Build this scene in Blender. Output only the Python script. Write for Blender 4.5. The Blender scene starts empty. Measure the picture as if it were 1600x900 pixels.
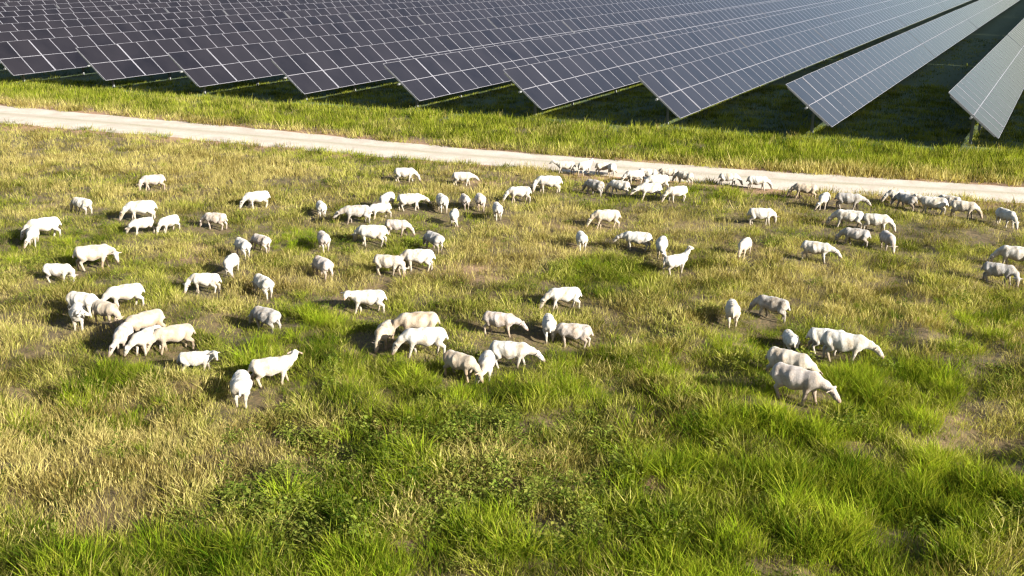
import bpy, math, random
import numpy as np
from mathutils import Matrix, Vector

random.seed(11)
rng = np.random.default_rng(11)
R = math.radians
scene = bpy.context.scene
C = scene.collection

# ------------------------------------------------------------------ camera
CAM_H, PITCH, ROLL, FPX = 10.0, 0.32111, 0.00655, 1600.0      # height m, radians, radians, focal length in 1600-px-wide pixels
cam_d = bpy.data.cameras.new('camera')
cam = bpy.data.objects.new('camera', cam_d)
C.objects.link(cam)
cam_d.sensor_width = 36.0
cam_d.lens = 36.0 * FPX / 1600.0
cam_d.clip_start, cam_d.clip_end = 0.5, 12000
cam.matrix_world = Matrix.Translation((0, 0, CAM_H)) @ Matrix.Rotation(math.pi / 2 - PITCH, 4, 'X') @ Matrix.Rotation(ROLL, 4, 'Z')
scene.camera = cam

# ------------------------------------------------------------------ sky, sun, exposure
SUN_AZ, SUN_EL = R(-34), R(22.7)          # azimuth measured from +X towards +Y: to the right and a little behind the camera
world = bpy.data.worlds.new('World')
scene.world = world
world.use_nodes = True
wn = world.node_tree
wn.nodes.clear()
sky = wn.nodes.new('ShaderNodeTexSky')
sky.sky_type = 'NISHITA'
sky.sun_disc = False
sky.sun_elevation = SUN_EL
sky.sun_rotation = math.pi / 2 - SUN_AZ
sky.air_density, sky.dust_density, sky.ozone_density = 1.0, 1.6, 1.0
bg = wn.nodes.new('ShaderNodeBackground')
bg.inputs['Strength'].default_value = 0.05
wo = wn.nodes.new('ShaderNodeOutputWorld')
wn.links.new(sky.outputs[0], bg.inputs[0])
wn.links.new(bg.outputs[0], wo.inputs[0])
sun_d = bpy.data.lights.new('sun', 'SUN')
sun_d.energy, sun_d.angle, sun_d.color = 5.0, R(0.55), (1.0, 0.955, 0.875)
sun = bpy.data.objects.new('sun', sun_d)
C.objects.link(sun)
to_sun = Vector((math.cos(SUN_AZ) * math.cos(SUN_EL), math.sin(SUN_AZ) * math.cos(SUN_EL), math.sin(SUN_EL)))
sun.rotation_euler = to_sun.to_track_quat('Z', 'Y').to_euler()
sun.location = to_sun * 60
vs = scene.view_settings
vs.view_transform, vs.look, vs.gamma, vs.use_curve_mapping = 'Standard', 'None', 1.0, False
vs.exposure = 1.94
scene.render.engine = 'CYCLES'
cy = scene.cycles
cy.max_bounces, cy.diffuse_bounces, cy.glossy_bounces, cy.transmission_bounces, cy.transparent_max_bounces = 4, 2, 2, 2, 4
cy.filter_width = 1.3
cy.use_light_tree = False
cy.caustics_reflective = cy.caustics_refractive = False

# ------------------------------------------------------------------ calibration: a photo pixel (1600 x 900) to a spot on flat ground
def ground_at(px, py, z=0.0):
    X, Y = px - 800.0, py - 450.0
    c, s = math.cos(ROLL), math.sin(ROLL)
    X, Y = X * c + Y * s, -X * s + Y * c
    cp, sp = math.cos(PITCH), math.sin(PITCH)
    dx, dy, dz = X / FPX, cp - (Y / FPX) * sp, -sp - (Y / FPX) * cp
    t = (z - CAM_H) / dz
    return np.array((dx * t, dy * t))

def to_px(x, y, z):
    z = z - CAM_H
    cp, sp = math.cos(PITCH), math.sin(PITCH)
    d = y * cp - z * sp
    u = y * sp + z * cp
    X, Y = FPX * x / d, -FPX * u / d
    c, s = math.cos(ROLL), math.sin(ROLL)
    return 800 + X * c - Y * s, 450 + X * s + Y * c

# ------------------------------------------------------------------ helpers
def tag(o, label=None, cat=None, group=None, kind=None):
    if label: o['label'] = label
    if cat: o['category'] = cat
    if group: o['group'] = group
    if kind: o['kind'] = kind
    return o

def mesh_from(name, verts, faces, mats=(), mat_idx=None, smooth=False):
    me = bpy.data.meshes.new(name)
    me.from_pydata([tuple(v) for v in verts], [], [tuple(f) for f in faces])
    for m in mats: me.materials.append(m)
    if mat_idx is not None: me.polygons.foreach_set('material_index', np.asarray(mat_idx, dtype=np.int32))
    if smooth: me.polygons.foreach_set('use_smooth', np.ones(len(me.polygons), dtype=bool))
    me.update()
    return me

def link(name, data, parent=None, loc=None, rot=None):
    o = bpy.data.objects.new(name, data)
    C.objects.link(o)
    if parent is not None: o.parent = parent
    if loc is not None: o.location = loc
    if rot is not None: o.rotation_euler = rot
    return o

def box_vf(x0, x1, y0, y1, z0, z1, base=0):
    v = [(x0, y0, z0), (x1, y0, z0), (x1, y1, z0), (x0, y1, z0), (x0, y0, z1), (x1, y0, z1), (x1, y1, z1), (x0, y1, z1)]
    f = [(0, 3, 2, 1), (4, 5, 6, 7), (0, 1, 5, 4), (1, 2, 6, 5), (2, 3, 7, 6), (3, 0, 4, 7)]
    return v, [tuple(i + base for i in q) for q in f]

def boxes(*bs):
    V, F = [], []
    for b in bs:
        v, f = box_vf(*b, base=len(V))
        V += v; F += f
    return V, F

def vnoise(x, y, cell, seed=0):
    """smooth value noise in 0..1, world coordinates"""
    r = np.random.default_rng(seed).random((256, 256))
    gx, gy = np.asarray(x) / cell + 1000.37, np.asarray(y) / cell + 1000.71
    ix, iy = np.floor(gx).astype(int), np.floor(gy).astype(int)
    fx, fy = gx - ix, gy - iy
    fx, fy = fx * fx * (3 - 2 * fx), fy * fy * (3 - 2 * fy)
    a, b = r[ix % 256, iy % 256], r[(ix + 1) % 256, iy % 256]
    c, d = r[ix % 256, (iy + 1) % 256], r[(ix + 1) % 256, (iy + 1) % 256]
    return (a * (1 - fx) + b * fx) * (1 - fy) + (c * (1 - fx) + d * fx) * fy

def fbm(x, y, cell, seed=0):
    return (vnoise(x, y, cell, seed) * .55 + vnoise(x, y, cell * .47, seed + 1) * .29 + vnoise(x, y, cell * .21, seed + 2) * .16)

# ------------------------------------------------------------------ node material helpers
def new_mat(name):
    m = bpy.data.materials.new(name)
    m.use_nodes = True
    nt = m.node_tree
    nt.nodes.clear()
    out = nt.nodes.new('ShaderNodeOutputMaterial')
    return m, nt, out

def N(nt, t, **kw):
    n = nt.nodes.new(t)
    for k, v in kw.items(): setattr(n, k, v)
    return n

def mixc(nt, fac, a, b, mode='MIX'):
    n = N(nt, 'ShaderNodeMix', data_type='RGBA', blend_type=mode)
    for s, v in ((n.inputs[0], fac), (n.inputs[6], a), (n.inputs[7], b)):
        if hasattr(v, 'is_linked') or hasattr(v, 'links'): nt.links.new(v, s)
        else: s.default_value = v if not isinstance(v, tuple) else (*v, 1.0)[:4]
    return n.outputs[2]

def noise(nt, scale, detail=3.0, rough=.55, vec=None):
    n = N(nt, 'ShaderNodeTexNoise')
    n.inputs['Scale'].default_value = scale
    n.inputs['Detail'].default_value = detail
    n.inputs['Roughness'].default_value = rough
    if vec is not None: nt.links.new(vec, n.inputs['Vector'])
    return n.outputs['Fac']

def ramp(nt, fac, lo, hi):
    n = N(nt, 'ShaderNodeMapRange')
    n.inputs[1].default_value, n.inputs[2].default_value = lo, hi
    nt.links.new(fac, n.inputs[0])
    return n.outputs[0]

def simple_mat(name, col, rough=.6, metal=0.0, vary=.15, scale=6.0, bump=0.0):
    m, nt, out = new_mat(name)
    b = N(nt, 'ShaderNodeBsdfPrincipled')
    co = N(nt, 'ShaderNodeTexCoord')
    f = noise(nt, scale, vec=co.outputs['Object'])
    nt.links.new(mixc(nt, f, tuple(c * (1 - vary) for c in col), tuple(c * (1 + vary) for c in col)), b.inputs['Base Color'])
    b.inputs['Roughness'].default_value = rough
    b.inputs['Metallic'].default_value = metal
    nt.links.new(b.outputs[0], out.inputs[0])
    return m

# ------------------------------------------------------------------ layout of the land (world metres), read off the photograph once
TRACK_PX = [(-260, 152, 23), (0, 179, 25), (200, 196, 25), (400, 214, 25), (700, 242, 26), (1000, 266, 30), (1250, 285, 33), (1600, 305, 30), (1900, 322, 32)]
TRACK = []
for px, py, w in TRACK_PX:
    a, b = ground_at(px, py - w / 2), ground_at(px, py + w / 2)
    TRACK.append((*((a + b) / 2), abs(b[1] - a[1]) * .47))
TRACK = np.array(TRACK)
def track_centre(x):
    return np.interp(x, TRACK[:, 0], TRACK[:, 1])
def track_half(x):
    return np.interp(x, TRACK[:, 0], TRACK[:, 2])
def track_dist(x, y):
    """signed distance across the track in half widths: <1 on the track, positive far side"""
    return (y - track_centre(x)) / track_half(x)

def blobs(lst):
    out = []
    for px, py, rx, ry, w in lst:           # centre and half extents as seen in the photograph
        c = ground_at(px, py)
        l, r_ = ground_at(px - rx, py), ground_at(px + rx, py)
        t, b = ground_at(px, py - ry), ground_at(px, py + ry)
        out.append((c[0], c[1], abs(r_[0] - l[0]) / 2, abs(t[1] - b[1]) / 2, w))
    return out

def field(lst, x, y):
    s = np.zeros_like(np.asarray(x, float))
    for cx, cy_, rx, ry, w in lst:
        s += w * np.exp(-(((x - cx) / rx) ** 2 + ((y - cy_) / ry) ** 2))
    return s

DRY = blobs([(120, 690, 190, 80, .5), (330, 690, 170, 60, .35), (120, 245, 230, 35, .5), (330, 265, 120, 30, .35), (900, 330, 120, 20, .25),
             (1450, 430, 110, 55, .45), (1330, 470, 120, 40, .35), (1560, 640, 70, 35, .6), (60, 560, 90, 60, .2), (760, 400, 110, 30, .4), (980, 560, 80, 60, .2),
             (480, 440, 90, 30, .3), (250, 400, 80, 30, .25), (800, 200, 700, 14, .12), (1400, 650, 120, 40, .3), (650, 790, 80, 25, .1),
             (560, 620, 70, 30, .2), (1080, 690, 60, 20, .3), (1300, 268, 330, 14, .35)])
LUSH = blobs([(300, 880, 330, 45, .8), (1300, 830, 330, 110, .9), (1500, 760, 180, 60, .6), (1130, 690, 110, 35, .5), (950, 430, 90, 32, .75), (600, 375, 110, 32, .6), (650, 600, 170, 50, .5),
              (1215, 535, 90, 28, .7), (440, 395, 60, 22, .5), (60, 395, 110, 26, .5), (1540, 500, 90, 45, .6), (1400, 600, 110, 40, .5), (240, 590, 110, 40, .35),
              (1080, 305, 110, 20, .6), (1330, 610, 200, 50, .4), (900, 590, 110, 60, .4), (450, 520, 110, 50, .4), (1300, 232, 420, 22, 1.1), (700, 185, 300, 16, .6), (250, 145, 380, 14, .6), (760, 340, 60, 16, .4), (560, 245, 140, 16, .35),
              (860, 880, 150, 30, .4), (560, 890, 70, 30, .5), (1060, 740, 70, 40, .5), (300, 640, 90, 30, .2)])
WEED = blobs([(400, 790, 80, 36, 1.), (560, 770, 110, 46, 1.), (500, 840, 110, 40, .8), (730, 690, 110, 40, .9), (900, 665, 80, 30, .9), (850, 780, 130, 50, .8), (700, 840, 120, 40, .8),
              (1040, 820, 80, 40, .6), (470, 690, 70, 24, .7), (640, 700, 90, 36, .6), (1000, 690, 60, 20, .4), (1240, 560, 90, 30, .4), (960, 860, 90, 30, .6)])
BARE = blobs([(1000, 770, 40, 19, 1.9), (1065, 650, 36, 11, 1.1), (1455, 690, 36, 8, .6), (1490, 655, 24, 9, .8), (850, 385, 60, 12, .8), (760, 425, 80, 14, .8), (1160, 385, 60, 10, .6), (310, 395, 50, 12, .7),
              (440, 430, 60, 12, .8), (540, 455, 60, 10, .6), (880, 355, 70, 10, .7), (1270, 345, 50, 8, .5), (80, 325, 60, 10, .4), (770, 285, 70, 8, .6), (1060, 355, 60, 8, .4), (800, 760, 40, 14, .6), (1350, 700, 60, 12, .6), (60, 515, 40, 10, .4),
              (1130, 745, 70, 14, .5), (270, 375, 50, 8, .5)])
DARK = blobs([(1530, 700, 90, 16, 1.), (1400, 640, 80, 14, .5)])     # a hollow in the meadow

def height(x, y):
    x, y = np.asarray(x, float), np.asarray(y, float)
    infield = 1 / (1 + np.exp((y - (track_centre(x) - 2.2)) * 2.2)) * (1 / (1 + np.exp(-(y - 4) * .8)))
    near = np.clip((31 - y) / 6, 0, 1)                        # the ungrazed foreground is rougher
    h = (vnoise(x, y, 3.1, 21) - .5) * .16 + (vnoise(x, y, 1.05, 22) - .5) * (.12 + .20 * near) + (vnoise(x, y, .55, 23) - .5) * (.05 + .09 * near)
    return h * infield - .48 * np.clip(field(DARK, x, y), 0, 1) * infield

# ------------------------------------------------------------------ ground
def axis(lo, hi, step, far, n):
    core = np.arange(lo, hi + step * .5, step)
    g = np.geomspace(step * 1.5, far, n)
    return np.concatenate([(lo - np.cumsum(g))[::-1], core, hi + np.cumsum(g)])
gx, gy = axis(-40, 46, .42, 900, 26), axis(10, 82, .42, 1100, 26)
XX, YY = np.meshgrid(gx, gy)
ZZ = height(XX, YY)
nx, ny = len(gx), len(gy)
gm = bpy.data.meshes.new('ground')
idx = np.arange(nx * ny).reshape(ny, nx)
quads = np.stack([idx[:-1, :-1], idx[:-1, 1:], idx[1:, 1:], idx[1:, :-1]], -1).reshape(-1, 4)
gm.vertices.add(nx * ny)
gm.vertices.foreach_set('co', np.stack([XX, YY, ZZ], -1).astype(np.float32).ravel())
gm.loops.add(quads.size)
gm.loops.foreach_set('vertex_index', quads.ravel().astype(np.int32))
gm.polygons.add(len(quads))
gm.polygons.foreach_set('loop_start', (np.arange(len(quads)) * 4).astype(np.int32))
gm.polygons.foreach_set('loop_total', np.full(len(quads), 4, dtype=np.int32))
gm.update(); gm.validate()
def bare_at(x, y):
    t = track_dist(x, y)
    return np.clip(field(BARE, x, y) * np.clip(.1 + 3.2 * (fbm(x, y, .8, 41) - .33), 0, 1.2), 0, .9)
def edge_at(x, y):
    t = np.abs(track_dist(x, y))
    return np.clip(1.9 - t, 0, 1)
at_ = gm.attributes.new('bare', 'FLOAT', 'POINT'); at_.data.foreach_set('value', bare_at(XX, YY).astype(np.float32).ravel())
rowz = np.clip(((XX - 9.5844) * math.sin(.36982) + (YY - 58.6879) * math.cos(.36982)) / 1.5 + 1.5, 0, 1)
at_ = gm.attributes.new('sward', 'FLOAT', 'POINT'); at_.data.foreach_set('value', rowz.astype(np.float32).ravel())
at_ = gm.attributes.new('verge', 'FLOAT', 'POINT'); at_.data.foreach_set('value', edge_at(XX, YY).astype(np.float32).ravel())

m, nt, out = new_mat('meadow_soil')
b = N(nt, 'ShaderNodeBsdfPrincipled'); b.inputs['Roughness'].default_value = .95
geo = N(nt, 'ShaderNodeNewGeometry')
n1, n2 = noise(nt, .7, 5, vec=geo.outputs['Position']), noise(nt, 9.0, 4, vec=geo.outputs['Position'])
col = mixc(nt, ramp(nt, n1, .35, .65), (.028, .030, .008), (.070, .050, .017))
col = mixc(nt, ramp(nt, n2, .3, .75), col, (.13, .084, .034))
ba = N(nt, 'ShaderNodeAttribute', attribute_name='bare'); ve = N(nt, 'ShaderNodeAttribute', attribute_name='verge')
soil = mixc(nt, n2, (.17, .098, .050), (.30, .185, .10))
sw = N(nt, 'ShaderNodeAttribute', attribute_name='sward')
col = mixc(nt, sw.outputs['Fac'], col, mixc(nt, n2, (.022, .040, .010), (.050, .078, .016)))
col = mixc(nt, ba.outputs['Fac'], col, soil)
col = mixc(nt, ve.outputs['Fac'], col, (.26, .15, .08))
nt.links.new(col, b.inputs['Base Color'])
bp = N(nt, 'ShaderNodeBump'); bp.inputs['Strength'].default_value = .7; bp.inputs['Distance'].default_value = .05
nt.links.new(n2, bp.inputs['Height']); nt.links.new(bp.outputs[0], b.inputs['Normal'])
nt.links.new(b.outputs[0], out.inputs[0])
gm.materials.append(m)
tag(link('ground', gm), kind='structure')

# dirt track
m, nt, out = new_mat('pale_track_dirt')
b = N(nt, 'ShaderNodeBsdfPrincipled'); b.inputs['Roughness'].default_value = .95
geo = N(nt, 'ShaderNodeNewGeometry')
uvn = N(nt, 'ShaderNodeAttribute', attribute_name='across')
n1, n2 = noise(nt, .9, 5, vec=geo.outputs['Position']), noise(nt, 12.0, 4, vec=geo.outputs['Position'])
col = mixc(nt, ramp(nt, n1, .3, .7), (.32, .272, .215), (.47, .415, .345))
col = mixc(nt, ramp(nt, n2, .45, .8), col, (.30, .245, .18))
mid = N(nt, 'ShaderNodeMath', operation='MULTIPLY')          # worn wheel lines paler, low weedy centre line darker
nt.links.new(uvn.outputs['Fac'], mid.inputs[0]); nt.links.new(ramp(nt, n1, .25, .6), mid.inputs[1])
col = mixc(nt, mid.outputs[0], col, (.20, .18, .10))
nt.links.new(col, b.inputs['Base Color'])
bp = N(nt, 'ShaderNodeBump'); bp.inputs['Strength'].default_value = .5; bp.inputs['Distance'].default_value = .03
nt.links.new(n2, bp.inputs['Height']); nt.links.new(bp.outputs[0], b.inputs['Normal'])
nt.links.new(b.outputs[0], out.inputs[0])
tx = np.arange(TRACK[0, 0], TRACK[-1, 0], .5)
K = 11
V, F, A = [], [], []
for i, x in enumerate(tx):
    c, h = track_centre(x), track_half(x)
    for k in range(K):
        u = -1 + 2 * k / (K - 1)
        wob = (vnoise(x, u * 50, 1.6, 5) - .5) * .34 if k in (0, K - 1) else 0
        yy = c + h * (u + math.copysign(wob, u) if k in (0, K - 1) else u)
        rut = -.015 * math.exp(-((abs(u) - .5) / .18) ** 2) + .025 * math.exp(-(u / .2) ** 2)
        V.append((x, yy, .03 + rut + float(height(x, yy)) - (.045 if k in (0, K - 1) else 0)))
        A.append(math.exp(-(u / .16) ** 2) * .75)
for i in range(len(tx) - 1):
    for k in range(K - 1):
        a = i * K + k
        F.append((a, a + K, a + K + 1, a + 1))
tm = mesh_from('dirt_track', V, F, [m], smooth=True)
ta = tm.attributes.new('across', 'FLOAT', 'POINT'); ta.data.foreach_set('value', np.array(A, dtype=np.float32))
# from_pydata order gives downward faces for this winding; flip so they face up
tm.flip_normals()
tag(link('dirt_track', tm), kind='structure')

# ------------------------------------------------------------------ solar trackers
AZ, EX, EY, EA, ROWP, CHORD, TILT, CW, HL = 0.49168, 9.5844, 58.6879, 0.36982, 8.32155, 3.4779, 0.67425, 1.84258, 0.8
rd = np.array((math.sin(AZ), math.cos(AZ))); pdv = np.array((math.cos(AZ), -math.sin(AZ))); edv = np.array((math.cos(EA), -math.sin(EA)))

m, nt, out = new_mat('solar_glass')
b = N(nt, 'ShaderNodeBsdfPrincipled')
oi = N(nt, 'ShaderNodeObjectInfo')
co = N(nt, 'ShaderNodeTexCoord')
geo = N(nt, 'ShaderNodeNewGeometry')
col = mixc(nt, oi.outputs['Random'], (.006, .0055, .007), (.012, .0105, .012))
dust = noise(nt, .35, 4, vec=geo.outputs['Position'])
col = mixc(nt, ramp(nt, dust, .3, .8), col, (.017, .015, .017))
nt.links.new(col, b.inputs['Base Color'])
rr = N(nt, 'ShaderNodeMapRange'); rr.inputs[3].default_value, rr.inputs[4].default_value = .07, .15
nt.links.new(dust, rr.inputs[0]); nt.links.new(rr.outputs[0], b.inputs['Roughness'])
b.inputs['IOR'].default_value = 1.5
b.inputs['Specular IOR Level'].default_value = .36
b.inputs['Sheen Weight'].default_value = .05          # a film of dust that shows at grazing angles
b.inputs['Sheen Roughness'].default_value = .38
b.inputs['Sheen Tint'].default_value = (.86, .86, .95, 1)
b.inputs['Specular Tint'].default_value = (.94, .86, 1.0, 1)
nt.links.new(b.outputs[0], out.inputs[0])
M_glass = m
M_frame = simple_mat('aluminium_frame', (.175, .172, .19), .5, .1, .12, 2.0)
M_steel = simple_mat('galvanised_steel', (.16, .165, .16), .6, .3, .2, 3.0)
M_back = simple_mat('panel_backsheet', (.30, .31, .33), .7, 0, .1, 2.0)

def module_vf(wx, wy, fw=.031, th=.042, rec=.006, base=0, fx=.017):
    """frame ring with glass set a little below its rim; x along the slope, y along the row"""
    X, Y = wx / 2, wy / 2
    o = [(-X, -Y), (X, -Y), (X, Y), (-X, Y)]
    i = [(-X + fx, -Y + fw), (X - fx, -Y + fw), (X - fx, Y - fw), (-X + fx, Y - fw)]
    V = [(x, y, 0) for x, y in o] + [(x, y, 0) for x, y in i] + [(x, y, -rec) for x, y in i] + [(x, y, -th) for x, y in o]
    F, I = [], []
    for k in range(4):
        n = (k + 1) % 4
        F.append((k, n, 4 + n, 4 + k)); I.append(1)
        F.append((4 + k, 4 + n, 8 + n, 8 + k)); I.append(1)
        F.append((12 + k, 12 + n, n, k)); I.append(1)
    F.append((8, 9, 10, 11)); I.append(0)
    F.append((15, 14, 13, 12)); I.append(2)
    return V, [tuple(v + base for v in f) for f in F], I
MW = CHORD / 2 - .012
mod_me = mesh_from('solar_panel', *module_vf(MW, CW - .016)[:2], [M_glass, M_frame, M_back], module_vf(MW, CW - .016)[2])

NCOL = 112
def col_y(n):
    """distance along the row of column n's near edge, with the wider breaks in the row"""
    s = n * CW + (.05 if n >= 2 else 0)
    if n >= 24: s += .22 * (1 + (n - 24) // 22)
    return s
T = Matrix.Rotation(TILT, 4, 'Y')
def plane_pt(c, s, up=0.0):                         # c metres up the slope from the low edge, s metres along the row
    p = T @ Vector((-c, 0, up))
    return Vector((p.x, s, p.z + HL))

post_me = mesh_from('post', *boxes((-.075, -.067, -.06, .06, 0, 1.80), (.067, .075, -.06, .06, 0, 1.80), (-.067, .067, -.004, .004, 0, 1.80)), [M_steel])
bear_me = mesh_from('bearing', *boxes((-.11, .11, -.05, .05, -.13, .0), (-.15, -.11, -.03, .03, -.1, .1), (.11, .15, -.03, .03, -.1, .1)), [M_steel])
rail_me = mesh_from('purlin', *boxes((-1.55, 1.55, -.03, .03, -.11, -.046)), [M_steel])
splice_me = mesh_from('clamp_strip', *boxes((-1.70, 1.70, -.035, .035, -.03, .004)), [M_frame])

ordinal = ['zero', 'first', 'second', 'third', 'fourth', 'fifth', 'sixth', 'seventh', 'eighth', 'ninth', 'tenth', 'eleventh', 'twelfth']
row_ids = list(range(-9, 10))
panel_count = 0
for i in row_ids:
    end_jit = {1: .25, 4: .1, 5: -.15, 7: .1}.get(i, 0)
    base = np.array((EX, EY)) + edv * ROWP * (i - 6) + rd * end_jit
    root = bpy.data.objects.new('solar_tracker', None)
    root.empty_display_size = .5
    C.objects.link(root)
    root.location = (base[0], base[1], 0)
    root.rotation_euler = (0, 0, -AZ)
    if i == 8: lb = 'pale sky-reflecting solar panel row cut by the right edge of the photo'
    elif i == 9: lb = 'outermost solar panel row to the right, just beyond the picture edge'
    elif i == 7: lb = 'second solar panel row from the right, standing clear with dark grass on both sides'
    elif i >= 0: lb = f'{ordinal[9 - i]} solar panel row from the right, counted by near ends above the verge'
    else: lb = f'{ordinal[-i]} dark solar panel row behind the leftmost row end on the verge'
    tag(root, lb, 'solar panels', 'rows of tilted solar panels')
    V, F, I = [], [], []
    Mw = Matrix.Translation(root.location) @ Matrix.Rotation(-AZ, 4, 'Z')
    rest = []
    for n in range(NCOL):
        s0, s1 = col_y(n), col_y(n) + CW
        a, bb = Mw @ plane_pt(CHORD / 2, s0), Mw @ plane_pt(CHORD / 2, s1)
        (ax, ay), (bx_, by_) = to_px(*a), to_px(*bb)
        size = math.hypot(bx_ - ax, by_ - ay)
        single = size >= 8.0 and -60 < bx_ and ax < 1680 and by_ > -25 and i != 9
        seg = (n + 20) // 22 if n >= 2 else 0
        jt = random.Random(i * 100 + seg).uniform(-.014, .014)
        for k in (0, 1):
            cpt = plane_pt(CHORD * (.25 + .5 * k), (s0 + s1) / 2)
            cpt += Vector((0, 0, (.5 - k) * -2 * jt * CHORD * .25))
            if single:
                o = link('solar_panel', mod_me, root, cpt, (random.uniform(-.004, .004), TILT + jt + random.uniform(-.004, .004), 0))
                panel_count += 1
            else:
                v, f, ii = module_vf(MW, CW - .016, base=len(V))
                J = Matrix.Translation(cpt) @ Matrix.Rotation(TILT + jt + random.uniform(-.004, .004), 4, 'Y')
                V += [tuple(J @ Vector(q)) for q in v]; F += f; I += ii
    if V:
        tag(link('far_panels', mesh_from('far_panels', V, F, [M_glass, M_frame, M_back], I), root), kind='stuff')
    L = col_y(NCOL - 1) + CW
    tp = plane_pt(CHORD / 2, 0, -.17)
    ring = 10
    tv, tf = [], []
    for s in (-.22, L + .2):
        for q in range(ring):
            an = 2 * math.pi * q / ring
            tv.append((tp.x + .065 * math.cos(an), s, tp.z + .065 * math.sin(an)))
    for q in range(ring): tf.append((q, (q + 1) % ring, ring + (q + 1) % ring, ring + q))
    tf += [tuple(range(ring))[::-1], tuple(range(ring, 2 * ring))]
    link('torque_tube', mesh_from('torque_tube', tv, tf, [M_steel]), root)
    link('clamp_strip', splice_me, root, plane_pt(CHORD / 2, col_y(2) - .025), (0, TILT, 0))
    for n in range(0, 64, 4):
        s = col_y(n) + (1.9 if n == 0 else -.02)
        link('post', post_me, root, (tp.x, s, -.05))
        link('bearing', bear_me, root, (tp.x, s, tp.z), (0, 0, 0))
    for n in range(0, 40, 1):
        link('purlin', rail_me, root, plane_pt(CHORD / 2, col_y(n) + (.03 if n == 0 else 0)), (0, TILT, 0))

# ------------------------------------------------------------------ sheep: one continuous surface per pose, grown from a distance field
def round_cone(P, a, b, ra, rb):
    a, b = np.array(a, np.float32), np.array(b, np.float32)
    ab = b - a
    t = np.clip(((P - a) @ ab) / (ab @ ab), 0, 1)
    q = P - a - t[..., None] * ab
    d = np.sqrt(np.einsum('...i,...i', q, q))
    return d - (ra + (rb - ra) * t)

def smin(a, b, k):
    h = np.clip(.5 + .5 * (b - a) / k, 0, 1)
    return b + (a - b) * h - k * h * (1 - h)

def surface_nets(D, org, vx):
    neg = D < 0
    nx_, ny_, nz_ = D.shape
    cnt = np.zeros((nx_ - 1, ny_ - 1, nz_ - 1), int)
    acc = np.zeros(cnt.shape + (3,))
    corners = [(i, j, k) for i in (0, 1) for j in (0, 1) for k in (0, 1)]
    def sl(c): return tuple(slice(o, o + n - 1) for o, n in zip(c, D.shape))
    for a in range(8):
        for b_ in range(a + 1, 8):
            ca, cb = corners[a], corners[b_]
            if sum(abs(p - q) for p, q in zip(ca, cb)) != 1: continue
            da, db = D[sl(ca)], D[sl(cb)]
            cr = (da < 0) != (db < 0)
            t = np.where(cr, da / np.where(cr, da - db, 1), 0)
            p = np.array(ca) + t[..., None] * (np.array(cb) - np.array(ca))
            acc += np.where(cr[..., None], p, 0); cnt += cr
    act = cnt > 0
    ids = -np.ones(cnt.shape, int)
    ids[act] = np.arange(act.sum())
    cell = np.argwhere(act)
    verts = (cell + acc[act] / cnt[act][:, None]) * vx + org
    faces = []
    for ax in range(3):
        u, w = (ax + 1) % 3, (ax + 2) % 3
        lo = [slice(1, -1)] * 3; hi = [slice(1, -1)] * 3
        lo[ax], hi[ax] = slice(0, -1), slice(1, None)
        a, b_ = neg[tuple(lo)], neg[tuple(hi)]
        for flip in (False, True):
            E = np.argwhere((a & ~b_) if not flip else (~a & b_))
            off = np.array([1, 1, 1]); off[ax] = 0
            E = E + off
            q = []
            for du, dw in ((0, 0), (-1, 0), (-1, -1), (0, -1)):
                e = E.copy(); e[:, u] += du; e[:, w] += dw
                q.append(ids[e[:, 0], e[:, 1], e[:, 2]])
            q = np.stack(q, 1)
            faces.append(q if not flip else q[:, ::-1])
    return verts, np.concatenate(faces)

def head_chain(pose):
    """neck mid, poll, muzzle and the sideways vector of the head"""
    if pose[0] == 'g':                                   # grazing, nose in the grass
        pts = [(.60, 0, .47), (.72, 0, .33), (.83, 0, .10)]
    elif pose[0] == 'w':                                 # head carried low, level with the back
        pts = [(.62, 0, .66), (.74, 0, .70), (.96, 0, .60)]
    elif pose[0] == 'l':                                 # reaching forward and down
        pts = [(.63, 0, .53), (.78, 0, .46), (.96, 0, .29)]
    else:                                                # 'u' head up
        pts = [(.58, 0, .76), (.64, 0, .92), (.85, 0, .87)]
    turn = {'l': 1, 'r': -1, '0': 0}[pose[1]]
    ang = turn * (.75 if pose[0] != 'g' else .6)
    piv = np.array((.44, 0, 0))
    res = []
    for k, p in enumerate(pts):
        a = ang * (.55, 1.0, 1.3)[k]
        q = np.array(p) - piv
        res.append(np.array((q[0] * math.cos(a) - q[1] * math.sin(a), q[0] * math.sin(a) + q[1] * math.cos(a), q[2])) + piv)
    f = res[2] - res[1]
    side = np.cross((0, 0, 1), f); side /= np.linalg.norm(side)
    return res, side

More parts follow.
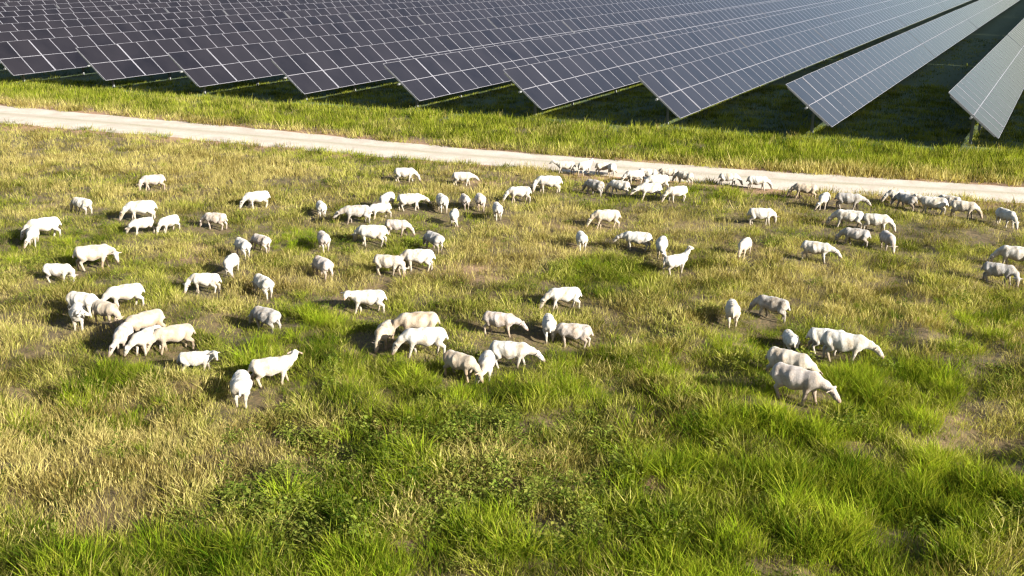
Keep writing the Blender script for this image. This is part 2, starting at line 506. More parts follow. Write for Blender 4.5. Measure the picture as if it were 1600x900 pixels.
def sheep_mesh(name, pose, stride, fat, M):
    vx = .0185
    lo, hi = np.array((-.68, -.62, -.03)), np.array((1.10, .62, 1.06))
    if pose[0] != 'u': hi[2] = .88
    if pose[1] == '0': lo[1], hi[1] = -.32, .32
    dims = np.ceil((hi - lo) / vx).astype(int)
    G = np.stack(np.meshgrid(*[lo[k] + vx * np.arange(dims[k]) for k in range(3)], indexing='ij'), -1).astype(np.float32)
    w = 1 + .12 * (fat - 1)
    # trunk: rump, loin, barrel belly, brisket, withers
    S = G * np.array((1, 1 / (.92 * fat), 1))
    d = round_cone(S, (-.37, 0, .550), (-.05, 0, .495), .178, .222)
    d = smin(d, round_cone(S, (-.05, 0, .495), (.33, 0, .53), .222, .185), .06)
    d = smin(d, round_cone(S, (-.42, 0, .585), (.36, 0, .60), .11, .115), .07)
    d = smin(d, round_cone(S, (.33, 0, .50), (.44, 0, .56), .155, .12), .06)
    (nk, po, mu), side = head_chain(pose)
    d = smin(d, round_cone(G, (.38, 0, .585), nk, .135, .092), .07)
    d = smin(d, round_cone(G, nk, po, .092, .078), .05)
    fwd = (mu - po) / np.linalg.norm(mu - po)
    upv = np.cross(fwd, side)
    hd = round_cone(G, po + .01 * upv, po + fwd * .15, .083, .062)
    hd = smin(hd, round_cone(G, po + fwd * .12, mu, .060, .043), .03)
    d = smin(d, hd, .04)
    for s in (-1, 1):                                    # ears stand out sideways and droop a little
        e0 = po + side * s * .055 + upv * .045 - fwd * .01
        e1 = po + side * s * .185 + upv * .02 - fwd * .05 - np.array((0, 0, .03))
        d = smin(d, round_cone(G, e0, e1, .026, .016), .015)
    st = stride
    for s, k in ((1, 1), (-1, -1)):
        o = st * k
        fl = [((.31, .10 * s * w, .46), .10), ((.315 + .35 * o, .115 * s * w, .27), .046), ((.32 + .8 * o, .11 * s * w, .085), .030), ((.335 + .85 * o, .11 * s * w, .020), .035)]
        for (a, ra), (b_, rb) in zip(fl[:-1], fl[1:]): d = smin(d, round_cone(G, a, b_, ra, rb), .03)
        o = -st * k
        hl = [((-.36, .105 * s * w, .50), .135), ((-.29 + .25 * o, .135 * s * w, .385), .088), ((-.43 + .5 * o, .115 * s * w, .255), .043), ((-.405 + .8 * o, .11 * s * w, .085), .030), ((-.385 + .85 * o, .11 * s * w, .020), .035)]
        for (a, ra), (b_, rb) in zip(hl[:-1], hl[1:]): d = smin(d, round_cone(G, a, b_, ra, rb), .03)
    d = smin(d, round_cone(G, (-.52, 0, .60), (-.575, 0, .42), .036, .022), .03)
    d = smin(d, round_cone(G, (-.20, 0, .33), (-.26, 0, .32), .05, .05), .05)          # udder
    # shallow unevenness of a short fleece
    fl_n = (vnoise(G[..., 0] + .31 * G[..., 2], G[..., 1] - .7 * G[..., 2], .09, 61) - .5) * .020 + (vnoise(G[..., 0] - G[..., 1], G[..., 2] + .4 * G[..., 0], .17, 62) - .5) * .024
    d = d + fl_n * np.clip((G[..., 2] - .33) / .1, 0, 1)
    V, F = surface_nets(d, lo, vx)
    V[:, 2] = np.maximum(V[:, 2], 0)
    me = bpy.data.meshes.new(name)
    me.vertices.add(len(V)); me.vertices.foreach_set('co', V.astype(np.float32).ravel())
    me.loops.add(F.size); me.loops.foreach_set('vertex_index', F.ravel().astype(np.int32))
    me.polygons.add(len(F))
    me.polygons.foreach_set('loop_start', (np.arange(len(F)) * 4).astype(np.int32))
    me.polygons.foreach_set('loop_total', np.full(len(F), 4, dtype=np.int32))
    me.update(); me.validate()
    me.polygons.foreach_set('use_smooth', np.ones(len(F), dtype=bool))
    # coat colour: 1 = fleece; hooves dark, muzzle and ears pink, eyes dark
    colr = np.ones((len(V), 4))
    fade = lambda d0, d1, dist: np.clip((d1 - dist) / (d1 - d0), 0, 1)[:, None]
    def paint(wt, c): colr[:, :3] = colr[:, :3] * (1 - wt) + wt * np.array(c)
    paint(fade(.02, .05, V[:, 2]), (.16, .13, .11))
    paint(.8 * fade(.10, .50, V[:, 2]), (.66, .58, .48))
    paint(.9 * fade(.035, .075, np.linalg.norm(V - mu, axis=1)), (.62, .45, .40))
    for s in (-1, 1):
        paint(fade(.013, .024, np.linalg.norm(V - (po + fwd * .085 + side * s * .07 + upv * .03), axis=1)), (.04, .03, .03))
        paint(.5 * fade(.03, .07, np.linalg.norm(V - (po + side * s * .16 + upv * .02 - fwd * .04), axis=1)), (.80, .58, .52))
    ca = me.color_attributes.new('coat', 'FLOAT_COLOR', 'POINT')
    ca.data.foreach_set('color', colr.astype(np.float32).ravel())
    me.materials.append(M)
    return me

m, nt, out = new_mat('short_fleece')
b = N(nt, 'ShaderNodeBsdfPrincipled'); b.inputs['Roughness'].default_value = .92
b.inputs['Sheen Weight'].default_value = .15
b.inputs['Specular IOR Level'].default_value = .15
oi = N(nt, 'ShaderNodeObjectInfo'); co = N(nt, 'ShaderNodeTexCoord')
ca = N(nt, 'ShaderNodeAttribute', attribute_name='coat')
mp = N(nt, 'ShaderNodeVectorMath', operation='ADD'); nt.links.new(co.outputs['Object'], mp.inputs[0])
rv = N(nt, 'ShaderNodeCombineXYZ'); mu_ = N(nt, 'ShaderNodeMath', operation='MULTIPLY'); mu_.inputs[1].default_value = 37
nt.links.new(oi.outputs['Random'], mu_.inputs[0]); nt.links.new(mu_.outputs[0], rv.inputs[0]); nt.links.new(rv.outputs[0], mp.inputs[1])
n1, n2 = noise(nt, 4.0, 4, vec=mp.outputs[0]), noise(nt, 38.0, 3, vec=mp.outputs[0])
col = mixc(nt, 1.0, ca.outputs['Color'], oi.outputs['Color'], 'MULTIPLY')
dirt = mixc(nt, ramp(nt, n1, .40, .72), (1.0, 1.0, 1.0), (.60, .50, .38))
col = mixc(nt, 1.0, col, dirt, 'MULTIPLY')
nt.links.new(col, b.inputs['Base Color'])
bp = N(nt, 'ShaderNodeBump'); bp.inputs['Strength'].default_value = .8; bp.inputs['Distance'].default_value = .02
nt.links.new(n2, bp.inputs['Height']); nt.links.new(bp.outputs[0], b.inputs['Normal'])
nt.links.new(b.outputs[0], out.inputs[0])
M_fleece = m

POSES = {}
def get_pose(pose, v):
    key = (pose, v)
    if key not in POSES:
        POSES[key] = sheep_mesh('sheep_' + pose, pose, (.10, -.07)[v], (1.16, 1.30)[v], M_fleece)
    return POSES[key]

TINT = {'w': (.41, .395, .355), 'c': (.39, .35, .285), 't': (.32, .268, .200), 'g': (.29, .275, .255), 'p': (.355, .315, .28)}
# pixel of the feet, heading in degrees (0 = to the right in the photo, 90 = away, 180 = left, 270 = towards), pose, size, coat, label
FLOCK = [
 (240, 298, 184, 'gl', 1.00, 'p', 'sheep grazing alone in pale dry grass, nearest the track on the left'),
 (126, 341, 128, 'g0', .95, 'w', 'white sheep seen from behind, alone above the long sheep lying broadside on the left'),
 (70, 376, 186, 'g0', 1.12, 'w', 'large white sheep grazing leftward, the upper of two at the left edge'),
 (47, 389, 262, 'gr', .92, 'w', 'white sheep facing the camera, lower of two at the left edge'),
 (222, 349, 178, 'g0', 1.12, 'w', 'rearmost broadside white sheep in the left trio, behind two smaller ones'),
 (222, 369, 202, 'gr', .88, 'w', 'small white sheep grazing left in front of the broadside one of the left trio'),
 (263, 366, 222, 'g0', .90, 'w', 'white sheep at the right end of the left trio, body turned towards camera'),
 (336, 361, 150, 'g0', .92, 'p', 'sheep with shaded pinkish rump, alone between the left trio and the pair below'),
 (146, 420, 0, 'lr', 1.18, 'c', 'long cream sheep standing broadside facing right, above the downhill facing one at left'),
 (88, 442, 332, 'gr', .95, 'w', 'sheep heading down right, directly below the long cream broadside sheep'),
 (402, 328, 196, 'g0', 1.02, 'w', 'white sheep grazing leftward alone in grass below the track, left of centre'),
 (377, 405, 112, 'g0', .92, 'w', 'rear white sheep of an overlapping pair, left of centre'),
 (358, 430, 248, 'gl', .92, 'w', 'front white sheep of an overlapping pair, left of centre, facing camera'),
 (320, 456, 160, 'gl', .95, 'w', 'white sheep below the overlapping pair, to the left of a rear view sheep'),
 (407, 396, 128, 'g0', .88, 'p', 'sheep with its back half shaded, right beside the overlapping pair'),
 (409, 466, 112, 'g0', 1.00, 'w', 'white sheep seen from behind, right of the one below the overlapping pair'),
 (414, 517, 130, 'g0', 1.0, 'g', 'greyish shaded sheep alone, third down the middle-left column'),
 (500, 339, 97, 'g0', .90, 'w', 'white sheep seen straight from behind, topmost in the column at left of centre'),
 (504, 397, 102, 'g0', .90, 'p', 'sheep seen from behind with a long dark shadow, middle of the column'),
 (503, 437, 118, 'g0', .98, 'p', 'pinkish tan sheep, lowest of the three in the column left of centre'),
 (632, 287, 352, 'g0', .96, 'w', 'white sheep grazing right below the track, left one of two apart from the flock'),
 (722, 291, 354, 'l0', .90, 'w', 'small white sheep grazing right below the track, right one of two apart'),
 (604, 331, 246, 'gl', .95, 'w', 'white sheep facing camera at the top of the tight central knot'),
 (594, 345, 205, 'gl', .92, 'w', 'white sheep just below the top one in the tight central knot'),
 (640, 333, 8, 'l0', 1.0, 'w', 'white sheep heading right out of the tight central knot'),
 (690, 335, 98, 'g0', 1.02, 'w', 'plump white sheep seen from behind right of the central knot'),
 (709, 356, 264, 'gl', .84, 'w', 'narrow white sheep facing camera just below the plump rear view one'),
 (726, 331, 102, 'g0', .84, 'p', 'left sheep of a rear view pair with shaded flank, right of the plump one'),
 (750, 332, 96, 'g0', .90, 'p', 'right sheep of a rear view pair with shaded flank'),
 (777, 348, 94, 'g0', .92, 'w', 'white sheep seen from behind just below the shaded rear view pair'),
 (558, 350, 182, 'l0', 1.06, 'g', 'greyish sheep facing left with pale head, left end of the central knot'),
 (582, 386, 172, 'gr', 1.10, 'w', 'large white sheep nearest the camera in the tight central knot'),
 (620, 371, 345, 'g0', .90, 'p', 'pinkish sheep at the right end of the central knot, partly hidden'),
 (678, 399, 122, 'g0', .96, 'g', 'sheep with bluish shaded side just above the broadside white one'),
 (654, 424, 176, 'gl', 1.06, 'w', 'white broadside sheep, right one of two side by side at centre'),
 (606, 434, 340, 'gr', 1.0, 'c', 'sheep with head down to the right, left one of two side by side at centre'),
 (812, 317, 192, 'g0', .98, 'w', 'white sheep grazing left in front of the broadside one near the track'),
 (858, 303, 182, 'gl', 1.12, 'w', 'long white sheep broadside facing left, just below the track at centre'),
 (884, 274, 183, 'w0', .90, 'w', 'white sheep at the track edge walking left, left of the edge pair'),
 (914, 276, 58, 'w0', .92, 'w', 'white sheep at the track edge facing away, right of the edge pair'),
 (957, 278, 268, 'w0', .88, 'w', 'narrow white sheep standing on the track facing the camera'),
 (930, 307, 142, 'g0', .95, 'g', 'sheep with bluish shaded flank left of the crowded knot below the track'),
 (969, 308, 152, 'g0', .95, 'w', 'sheep between the bluish shaded one and the crowded knot below the track'),
 (992, 290, 200, 'g0', .90, 'w', 'hindmost sheep of the crowded knot below the track'),
 (1028, 302, 204, 'g0', 1.05, 'w', 'middle white sheep of the crowded knot, slanting down left'),
 (1016, 316, 206, 'l0', 1.05, 'w', 'front white sheep of the crowded knot reaching down left'),
 (1058, 320, 214, 'g0', .98, 'w', 'white sheep grazing down left at the right end of the crowded knot'),
 (1044, 283, 180, 'g0', .86, 'c', 'small cream sheep at the track edge behind the crowded knot'),
 (1138, 292, 4, 'g0', .86, 'w', 'white sheep against the track, left one of two right of the crowded knot'),
 (1183, 297, 0, 'g0', .92, 'w', 'white sheep against the track, right one of two right of the crowded knot'),
 (1012, 286, 176, 'gl', .90, 'w', 'white sheep hidden to its flank behind the middle of the crowded knot'),
 (944, 274, 12, 'g0', .86, 'c', 'cream sheep grazing at the track edge between the edge pair and the one facing camera'),
 (1070, 292, 150, 'g0', .86, 'c', 'cream sheep in green grass between the crowded knot and the track'),
 (948, 357, 186, 'g0', 1.05, 'c', 'cream sheep grazing left broadside above a rear view one at centre right'),
 (909, 393, 96, 'g0', .90, 'w', 'narrow white sheep seen from behind on bare earth at centre'),
 (996, 395, 172, 'l0', 1.02, 'w', 'white sheep broadside facing left with pale head, below the cream one'),
 (1035, 406, 268, 'gl', .98, 'w', 'white sheep facing the camera behind the one with its head raised'),
 (1056, 428, 36, 'u0', .95, 'w', 'white sheep with its head raised high looking right'),
 (1188, 355, 8, 'gl', .98, 'w', 'white sheep alone grazing right, below the two against the track'),
 (1165, 406, 254, 'g0', .92, 'c', 'cream sheep grazing towards the camera, alone with a long dark shadow'),
 (1258, 311, 182, 'g0', 1.0, 't', 'tan shaded sheep in tall grass at the track edge on the right'),
 (1290, 328, 262, 'gr', .92, 'w', 'white sheep facing camera behind a grey one facing right'),
 (1325, 330, 356, 'l0', 1.05, 'g', 'grey sheep broadside with pale head facing right, near the track'),
 (1418, 331, 142, 'g0', 1.0, 'g', 'bluish shaded sheep at the left of the far right trackside group'),
 (1458, 335, 176, 'w0', 1.08, 'w', 'white striding sheep in the middle of the far right trackside group'),
 (1504, 343, 356, 'g0', 1.0, 'c', 'cream sheep at the right end of the far right trackside group'),
 (1404, 322, 200, 'g0', .92, 'w', 'white sheep half hidden behind the bluish one of the far right trackside group'),
 (1484, 330, 165, 'g0', .92, 'w', 'white sheep between the striding one and the cream one by the track on the right'),
 (1574, 358, 308, 'g0', 1.02, 'w', 'white sheep heading down right near the right edge below the trackside trio'),
 (1326, 358, 180, 'g0', 1.10, 'w', 'rearmost white sheep of the tight foursome on the right'),
 (1368, 362, 2, 'g0', 1.0, 'w', 'white sheep facing right in the tight foursome on the right'),
 (1337, 390, 172, 'g0', .98, 'g', 'grey shaded sheep at the front of the tight foursome on the right'),
 (1390, 396, 288, 'g0', .98, 'p', 'pinkish sheep grazing towards camera at the right of the tight foursome'),
 (1275, 411, 345, 'l0', 1.02, 'w', 'white sheep heading right alone, below and left of the tight foursome'),
 (1586, 421, 182, 'g0', 1.1, 'w', 'upper sheep of the pair cut by the right edge of the photo'),
 (1560, 445, 352, 'gr', 1.02, 'g', 'lower bluish shaded sheep of the pair at the right edge'),
 (126, 497, 318, 'gl', 1.02, 'w', 'white sheep at the rear of the lower left group, above one facing camera'),
 (116, 515, 266, 'wl', .95, 'w', 'white sheep facing camera at the left end of the lower left group'),
 (196, 482, 190, 'g0', 1.06, 'w', 'white sheep grazing down left, upper right of the lower left group'),
 (163, 521, 300, 'g0', .95, 't', 'tan shaded sheep wedged in the middle of the lower left group'),
 (226, 536, 208, 'g0', 1.10, 't', 'tan backed sheep slanting down left in the lower left group'),
 (188, 556, 252, 'gr', .96, 'p', 'pinkish sheep facing camera at the front of the lower left group'),
 (228, 553, 222, 'gr', .98, 'w', 'white sheep grazing down left at the front of the lower left group'),
 (272, 546, 188, 'g0', 1.05, 't', 'tan sheep broadside at the right end of the lower left group'),
 (305, 579, 352, 'wr', .88, 'w', 'white sheep with head level facing right, just below the lower left group'),
 (373, 640, 84, 'g0', 1.0, 'w', 'white sheep seen from behind, the lowest one in the left half'),
 (424, 606, 6, 'wl', 1.06, 'c', 'cream backed sheep standing with head raised facing right beside the lowest one'),
 (575, 488, 178, 'wl', 1.05, 'w', 'white sheep broadside with head lifted left, alone left of centre'),
 (600, 546, 248, 'g0', .94, 't', 'tan sheep facing camera at the left of the central big pair'),
 (654, 535, 180, 'g0', 1.12, 't', 'tan backed broadside sheep standing behind the big white one at centre'),
 (664, 561, 184, 'g0', 1.16, 'w', 'biggest white sheep grazing left at the centre of the meadow'),
 (718, 603, 318, 'g0', .98, 't', 'brownish tan sheep grazing down right just below the big central one'),
 (760, 598, 262, 'gr', .92, 'w', 'white sheep facing camera between the brownish tan one and the stretching one'),
 (796, 575, 346, 'l0', 1.06, 'w', 'white sheep stretching its neck right, behind the one facing camera'),
 (780, 524, 340, 'l0', .98, 'p', 'sheep heading right with shaded side, above the stretching one at centre'),
 (882, 481, 196, 'g0', 1.02, 'w', 'clean white sheep grazing left over its dark shadow at centre right'),
 (858, 532, 96, 'g0', .92, 'w', 'narrow white sheep seen from behind, left of a touching pair'),
 (897, 536, 172, 'gr', 1.0, 'p', 'sheep facing left with shaded side, right of a touching pair'),
 (1146, 519, 92, 'g0', .96, 'c', 'cream sheep seen from behind with long shadow, left of the lower right sheep'),
 (1208, 504, 158, 'g0', 1.0, 'g', 'grey shaded sheep above the small rear view one on the lower right'),
 (1238, 552, 108, 'g0', .84, 'w', 'small white sheep seen from behind, above the slanting pair on the lower right'),
 (1292, 549, 2, 'l0', 1.04, 'w', 'rear white sheep of the side by side pair facing right on the lower right'),
 (1318, 567, 354, 'l0', 1.16, 'w', 'front white sheep of the side by side pair facing right on the lower right'),
 (1232, 600, 340, 'gl', 1.16, 'c', 'cream white sheep slanting down right behind the lowest pinkish tan one'),
 (1244, 641, 337, 'l0', 1.28, 'p', 'lowest pinkish tan sheep stretching its head down right, on the lower right'),
]
feet = []
for k, (px, py, hd, pose, size, tint, lab) in enumerate(FLOCK):
    p = ground_at(px, py)
    h = R(hd) - math.atan2(p[0], p[1])          # headings were read along the line of sight
    p[1] += .26 * abs(math.sin(R(hd))) * size + .08
    sz = size * .86
    o = link('sheep', get_pose(pose, (k * 7 + k // 3) % 2))
    o.location = (p[0], p[1], float(height(p[0], p[1])) + .015)
    o.rotation_euler = (0, 0, h + random.uniform(-.05, .05))
    o.scale = (sz, sz * random.uniform(.95, 1.06), sz * random.uniform(1.02, 1.10))
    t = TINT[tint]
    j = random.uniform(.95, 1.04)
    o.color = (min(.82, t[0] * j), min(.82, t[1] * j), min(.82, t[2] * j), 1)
    tag(o, lab, 'sheep', 'flock of sheep grazing in the meadow')
    feet.append((p[0], p[1]))
feet = np.array(feet)

# ------------------------------------------------------------------ grass and weeds (uncountable): points in the meadow carrying small tufts
def leaf_mat(name, greens, dries, trans=.35):
    m, nt, out = new_mat(name)
    tone = N(nt, 'ShaderNodeAttribute', attribute_name='tone')
    dry = N(nt, 'ShaderNodeAttribute', attribute_name='dry')
    bl = N(nt, 'ShaderNodeAttribute', attribute_name='blade')
    g = mixc(nt, tone.outputs['Fac'], *greens)
    s = mixc(nt, tone.outputs['Fac'], *dries)
    a = N(nt, 'ShaderNodeMath', operation='ADD'); nt.links.new(dry.outputs['Fac'], a.inputs[0])
    c = N(nt, 'ShaderNodeMath', operation='MULTIPLY_ADD'); nt.links.new(bl.outputs['Fac'], c.inputs[0]); c.inputs[1].default_value = .7; c.inputs[2].default_value = -.35
    nt.links.new(c.outputs[0], a.inputs[1]); a.use_clamp = True
    col = mixc(nt, a.outputs[0], g, s)
    b = N(nt, 'ShaderNodeBsdfDiffuse')
    nt.links.new(col, b.inputs['Color'])
    t = N(nt, 'ShaderNodeBsdfTranslucent')
    nt.links.new(mixc(nt, 1.0, col, (1.25, 1.2, .6), 'MULTIPLY'), t.inputs[0])
    mx = N(nt, 'ShaderNodeMixShader'); mx.inputs[0].default_value = trans
    nt.links.new(b.outputs[0], mx.inputs[1]); nt.links.new(t.outputs[0], mx.inputs[2])
    nt.links.new(mx.outputs[0], out.inputs[0])
    return m
M_grass = leaf_mat('meadow_blades', ((.030, .052, .004), (.215, .240, .022)), ((.16, .120, .032), (.46, .385, .150)))
M_lush = leaf_mat('lush_blades', ((.026, .062, .003), (.215, .295, .014)), ((.20, .20, .02), (.34, .30, .05)), .4)
M_weed = leaf_mat('weed_leaves', ((.022, .046, .005), (.170, .220, .032)), ((.15, .17, .02), (.26, .23, .06)), .3)

def tuft(name, n, h, spread, width, lean, mat, seed, heads=False, full=True):
    r = random.Random(seed)
    V, F, B = [], [], []
    for _ in range(n):
        a, rad = r.uniform(0, 2 * math.pi), spread * math.sqrt(r.random())
        x, y = rad * math.cos(a), rad * math.sin(a)
        hh = h * r.uniform(.55, 1.1)
        la = a + r.uniform(-1.1, 1.1)
        l = lean * hh * r.uniform(.3, 1.3)
        fa = r.uniform(0, math.pi)
        wx, wy = math.cos(fa) * width / 2, math.sin(fa) * width / 2
        dx, dy = math.cos(la) * l, math.sin(la) * l
        k = len(V)
        m = .45 if full else 0.0
        V += [(x, y, -.03), (x + dx * .3 - wx, y + dy * .3 - wy, hh * m), (x + dx * .3 + wx, y + dy * .3 + wy, hh * m), (x + dx, y + dy, hh * (1 - .22 * lean))]
        F += [(k, k + 2, k + 1), (k + 1, k + 2, k + 3)] if full else [(k + 1, k + 2, k + 3)]
        v = r.random(); B += [v] * 4
        if heads and r.random() < .5:
            k = len(V); t = V[-1]
            V += [(t[0] - wx * 1.6, t[1] - wy * 1.6, t[2] - .02), (t[0] + wx * 1.6, t[1] + wy * 1.6, t[2] - .02), (t[0] + dx * .12 + wx * .7, t[1] + dy * .12, t[2] + .08), (t[0] + dx * .12 - wx * .7, t[1] + dy * .12, t[2] + .08)]
            F += [(k, k + 1, k + 2), (k, k + 2, k + 3)]; B += [min(1, v + .3)] * 4
    me = mesh_from(name, V, F, [mat])
    at = me.attributes.new('blade', 'FLOAT', 'POINT'); at.data.foreach_set('value', np.array(B, dtype=np.float32))
    return me

def weed(name, n, h, rad, ls, mat, seed):
    r = random.Random(seed)
    V, F, B = [], [], []
    for _ in range(n):
        a, e = r.uniform(0, 2 * math.pi), r.random() ** .6
        q = rad * math.sqrt(r.random())
        z = h * e * (1 - .45 * (q / rad) ** 2)
        c = Vector((q * math.cos(a), q * math.sin(a), z))
        d = Vector((math.cos(a + r.uniform(-.8, .8)), math.sin(a + r.uniform(-.8, .8)), r.uniform(-.35, .55))).normalized()
        s = d.cross(Vector((r.uniform(-.4, .4), r.uniform(-.4, .4), 1))).normalized()
        up = s.cross(d)
        L = ls * r.uniform(.6, 1.3); W = L * r.uniform(.25, .38)
        k = len(V)
        V += [tuple(c), tuple(c + d * L * .5 + s * W + up * W * .4), tuple(c + d * L), tuple(c + d * L * .5 - s * W + up * W * .4), tuple(c + d * L * .5)]
        F += [(k, k + 1, k + 4), (k + 1, k + 2, k + 4), (k, k + 4, k + 3), (k + 4, k + 2, k + 3)]
        B += [r.random()] * 5
    for _ in range(5):                                    # stems
        a = r.uniform(0, 6.28); x, y = rad * .6 * math.cos(a), rad * .6 * math.sin(a); k = len(V)
        V += [(-.005, 0, -.03), (.005, 0, -.03), (x, y, h * .9)]; F += [(k, k + 1, k + 2)]; B += [.5] * 3
    me = mesh_from(name, V, F, [mat])
    at = me.attributes.new('blade', 'FLOAT', 'POINT'); at.data.foreach_set('value', np.array(B, dtype=np.float32))
    return me

def scatter(name, sets, mat, label, cat):
    """sets: (prototypes, P, rot, scl, tone, dry, ...) -> ONE mesh of real blades"""
    VV, FF, AT, base = [], [], [], 0
    for protos, P, rot, scl, tone, dry in sets:
        pick = rng.integers(0, len(protos), len(P))
        for k, pm in enumerate(protos):
            ii = np.nonzero(pick == k)[0]
            if not len(ii): continue
            nv = len(pm.vertices)
            v = np.empty(nv * 3, np.float32); pm.vertices.foreach_get('co', v); v = v.reshape(-1, 3)
            f = np.empty(len(pm.polygons) * 3, np.int32); pm.polygons.foreach_get('vertices', f); f = f.reshape(-1, 3)
            bl = np.empty(nv, np.float32); pm.attributes['blade'].data.foreach_get('value', bl)
            r_ = rot[ii]
            cx, sx, cy_, sy, cz, sz = np.cos(r_[:, 0]), np.sin(r_[:, 0]), np.cos(r_[:, 1]), np.sin(r_[:, 1]), np.cos(r_[:, 2]), np.sin(r_[:, 2])
            one = np.zeros_like(cx)
            def mat3(*rows): return np.stack([np.stack(q, -1) for q in rows], -2)
            Mx = mat3((one + 1, one, one), (one, cx, -sx), (one, sx, cx))
            My = mat3((cy_, one, sy), (one, one + 1, one), (-sy, one, cy_))
            Mz = mat3((cz, -sz, one), (sz, cz, one), (one, one, one + 1))
            Rm = Mx @ My @ Mz
            w = np.einsum('nij,nvj->nvi', Rm, v[None] * scl[ii][:, None, :]) + P[ii][:, None, :]
            VV.append(w.reshape(-1, 3).astype(np.float32))
            FF.append((f[None] + (np.arange(len(ii)) * nv)[:, None, None] + base).reshape(-1, 3).astype(np.int32))
            base += len(ii) * nv
            AT.append(np.stack([np.repeat(tone[ii], nv), np.repeat(dry[ii], nv), np.tile(bl, len(ii))], -1).astype(np.float32))
    V, F, A = np.concatenate(VV), np.concatenate(FF), np.concatenate(AT)
    me = bpy.data.meshes.new(name)
    me.vertices.add(len(V)); me.vertices.foreach_set('co', V.ravel())
    me.loops.add(F.size); me.loops.foreach_set('vertex_index', F.ravel())
    me.polygons.add(len(F))
    me.polygons.foreach_set('loop_start', (np.arange(len(F)) * 3).astype(np.int32))
    me.polygons.foreach_set('loop_total', np.full(len(F), 3, dtype=np.int32))
    for k, nm in enumerate(('tone', 'dry', 'blade')):
        at = me.attributes.new(nm, 'FLOAT', 'POINT'); at.data.foreach_set('value', np.ascontiguousarray(A[:, k]))
    me.materials.append(mat)
    me.update()
    print(name, 'tufts', sum(len(q[1]) for q in sets), 'tris', len(F))
    return tag(link(name, me), label, cat, kind='stuff')

def candidates(y0, y1, dens):
    """random points between two distances, inside what the photograph can see plus a margin"""
    wmax = (y1 * .56 + 5)
    n = int(dens * (y1 - y0) * 2 * wmax)
    x, y = rng.uniform(-wmax, wmax, n), rng.uniform(y0, y1, n)
    k = np.abs(x) < y * .56 + 4
    return x[k], y[k]

def gather(bands):
    xs, ys = zip(*[candidates(*b_) for b_ in bands])
    return np.concatenate(xs), np.concatenate(ys)

def zones(x, y):
    n = fbm(x, y, 5.0, 71)
    td = track_dist(x, y)
    dry = .35 + 1.25 * (n - .5) + field(DRY, x, y) - .95 * field(LUSH, x, y) + 1.0 * (fbm(x, y, 1.1, 75) - .5)
    return np.clip(dry, 0, 1), td

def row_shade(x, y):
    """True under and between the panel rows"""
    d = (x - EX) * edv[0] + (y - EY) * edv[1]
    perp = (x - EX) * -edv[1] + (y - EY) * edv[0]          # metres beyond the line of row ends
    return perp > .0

def near_sheep(x, y):
    out = np.full(len(x), 9.0)
    for fx, fy in feet:
        out = np.minimum(out, np.hypot(x - fx, (y - fy + .15)))
    return out

def orient(n, tilt=.12):
    return np.stack([rng.normal(0, tilt, n), rng.normal(0, tilt, n), rng.uniform(0, 2 * math.pi, n)], -1)

def size3(s, n):
    return np.stack([s * rng.uniform(.85, 1.2, n), s * rng.uniform(.85, 1.2, n), s], -1)

def split_sets(near_p, far_p, yy, cut, arrs):
    k = yy < cut
    return [(near_p, *(a[k] for a in arrs)), (far_p, *(a[~k] for a in arrs))]

# 1 -- short meadow grass, mixed green and straw
x, y = gather([(12.5, 24, 92), (24, 36, 64), (36, 52, 36), (52, 80, 19), (80, 125, 2.5)])
dry, td = zones(x, y)
bare = bare_at(x, y)
sh = near_sheep(x, y)
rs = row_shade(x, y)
verge = (td > 1) & ~rs
weedy = field(WEED, x, y)
on_track = (np.abs(td + (vnoise(x, y, .9, 81) - .5) * .6) < .92) & ~((np.abs(td + .05) < .16) & (rng.random(len(x)) < .5 * np.clip(3 * (vnoise(x, y, 3.0, 82) - .45), 0, 1)))
clump = fbm(x, y, .75, 83)
weedy = weedy * np.clip(3 * (fbm(x, y, .8, 103) - .4), 0, 1)
keep = ~on_track & (field(DARK, x, y) < .8) & (rng.random(len(x)) > bare * 1.15) & (rng.random(len(x)) < .10 + 2.4 * np.clip(clump - .2, 0, 1)) & (rng.random(len(x)) > .45 * weedy)
x, y, dry, td, sh, verge, clump, rs, weedy = (a[keep] for a in (x, y, dry, td, sh, verge, clump, rs, weedy))
n = len(x)
s = (.28 + 1.25 * clump) * rng.uniform(.7, 1.3, n) * (1 + .15 * np.clip((24 - y) / 8, 0, 1))
s = np.where(verge, s * 1.6, s) * np.where(sh < .8, .58, 1.0) * np.where(np.abs(td) < .8, .35, 1)
tone = np.clip(.5 + 2.4 * (fbm(x, y, .9, 85) - .5) + rng.normal(0, .3, n), 0, 1)
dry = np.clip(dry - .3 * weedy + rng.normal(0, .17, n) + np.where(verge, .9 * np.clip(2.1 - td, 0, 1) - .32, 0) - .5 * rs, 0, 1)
near_p = [tuft('meadow_tuft', 10, .18 + .028 * k, .17, .0125, .32 + .1 * k, M_grass, 100 + k) for k in range(6)]
far_p = [tuft('meadow_tuft_far', 8, .20 + .03 * k, .20, .022, .35 + .1 * k, M_grass, 150 + k, full=False) for k in range(5)]
arrs = (np.stack([x, y, height(x, y)], -1), orient(n), size3(s, n), tone, dry)
scatter('meadow_grass', split_sets(near_p, far_p, y, 40, arrs), M_grass, 'mixed green and straw coloured grass covering the meadow', 'grass')

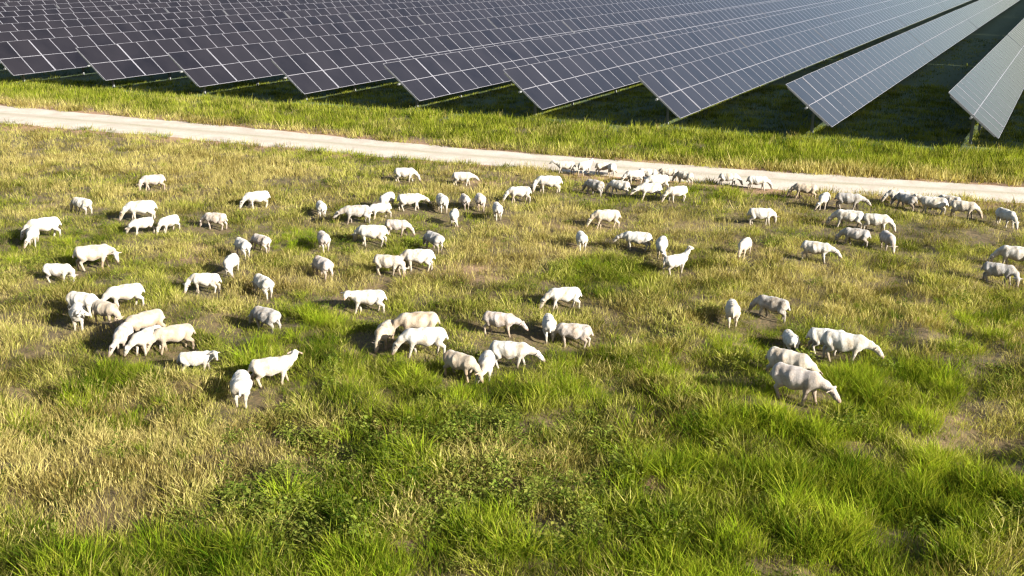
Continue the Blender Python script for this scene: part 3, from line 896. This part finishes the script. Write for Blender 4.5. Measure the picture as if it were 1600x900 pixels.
# 2 -- dry standing stalks
x, y = gather([(12.5, 30, 34), (30, 50, 20), (50, 80, 11)])
dry, td = zones(x, y)
sh = near_sheep(x, y)
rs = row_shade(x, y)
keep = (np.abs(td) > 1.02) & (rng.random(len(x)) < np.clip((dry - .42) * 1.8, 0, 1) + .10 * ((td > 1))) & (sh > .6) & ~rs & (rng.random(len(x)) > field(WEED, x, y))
x, y, dry, td = (a[keep] for a in (x, y, dry, td))
n = len(x)
s = rng.uniform(.5, 1.1, n) * np.where(td > 1, 1.25, 1) * (.6 + .6 * fbm(x, y, 1.2, 91))
protos = [tuft('dry_stalk', 9, .36 + .05 * k, .16, .011, .35, M_grass, 200 + k, heads=True) for k in range(4)]
scatter('dry_grass', [(protos, np.stack([x, y, height(x, y)], -1), orient(n, .12), size3(s, n), np.clip(rng.normal(.55, .25, n), 0, 1), np.clip(rng.normal(.9, .15, n), 0, 1))], M_grass, 'pale dry seed stalks standing in patches across the meadow', 'dry grass')

# 3 -- lush long green tufts
x, y = gather([(12.5, 24, 95), (24, 36, 62), (36, 52, 34), (52, 82, 20)])
td = track_dist(x, y)
lush = field(LUSH, x, y) + .9 * (fbm(x, y, 2.2, 95) - .5) + .35 * ((td > 1.5)) + .25 * field(WEED, x, y)
sh = near_sheep(x, y)
clump = fbm(x, y, .8, 97)
bare = bare_at(x, y - .0) + bare_at(x, y + .35) + bare_at(x, y + .7)
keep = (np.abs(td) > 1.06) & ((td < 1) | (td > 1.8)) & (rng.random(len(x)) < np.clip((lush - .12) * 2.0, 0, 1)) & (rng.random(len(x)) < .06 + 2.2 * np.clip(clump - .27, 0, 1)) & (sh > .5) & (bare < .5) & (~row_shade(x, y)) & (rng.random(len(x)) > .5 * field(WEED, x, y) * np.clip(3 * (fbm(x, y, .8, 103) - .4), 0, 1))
x, y, lush, clump, td, sh = (a[keep] for a in (x, y, lush, clump, td, sh))
n = len(x)
s = rng.uniform(.7, 1.25, n) * (.02 + 1.2 * clump + .30 * np.clip(lush, 0, 1)) * (.72 + .4 * np.clip((30 - y) / 10, 0, 1)) * np.where(sh < 1.1, .65, 1) * np.where(td > 1, 1.35, 1)
protos = [tuft('lush_tuft', 24, .30 + .045 * k, .15, .0115, .32 + .1 * k, M_lush, 300 + k) for k in range(6)]
far_p = [tuft('lush_tuft_far', 10, .36 + .05 * k, .18, .026, .6 + .1 * k, M_lush, 350 + k, full=False) for k in range(4)]
arrs = (np.stack([x, y, height(x, y)], -1), orient(n, .14), size3(s, n), np.clip(.42 + 2.4 * (fbm(x, y, .7, 99) - .5) + rng.normal(0, .25, n), 0, 1), np.clip(rng.normal(.18, .2, n) + .12 * (td > 1) * (x < 0), 0, 1))
scatter('lush_grass', split_sets(protos, far_p, y, 40, arrs), M_lush, 'bright green long grass growing thick in the foreground and in patches', 'grass')

# 4 -- broadleaf weeds
x, y = gather([(12.5, 26, 40), (26, 46, 20)])
wd = .95 * field(WEED, x, y) + 2.2 * (fbm(x, y, .8, 103) - .52)
sh = near_sheep(x, y)
keep = (rng.random(len(x)) < np.clip((wd - .22) * 1.4, 0, .85)) & (sh > .8) & (bare_at(x, y) + bare_at(x, y + .4) < .4) & (track_dist(x, y) < -1.8)
x, y, wd = (a[keep] for a in (x, y, wd))
n = len(x)
s = rng.uniform(.5, 1.12, n) * (.65 + .4 * np.clip(wd, 0, 1))
protos = [weed('weed_plant', 42, .22 + .07 * k, .21, .080, M_weed, 400 + k) for k in range(6)]
scatter('broadleaf_weeds', [(protos, np.stack([x, y, height(x, y)], -1), orient(n, .1), size3(s, n), np.clip(rng.normal(.5, .3, n), 0, 1), np.clip(rng.normal(.2, .22, n), 0, 1))], M_weed, 'dark broadleaf weeds crowding the lower centre of the meadow', 'weeds')
print('panels', panel_count, 'sheep', len(FLOCK))
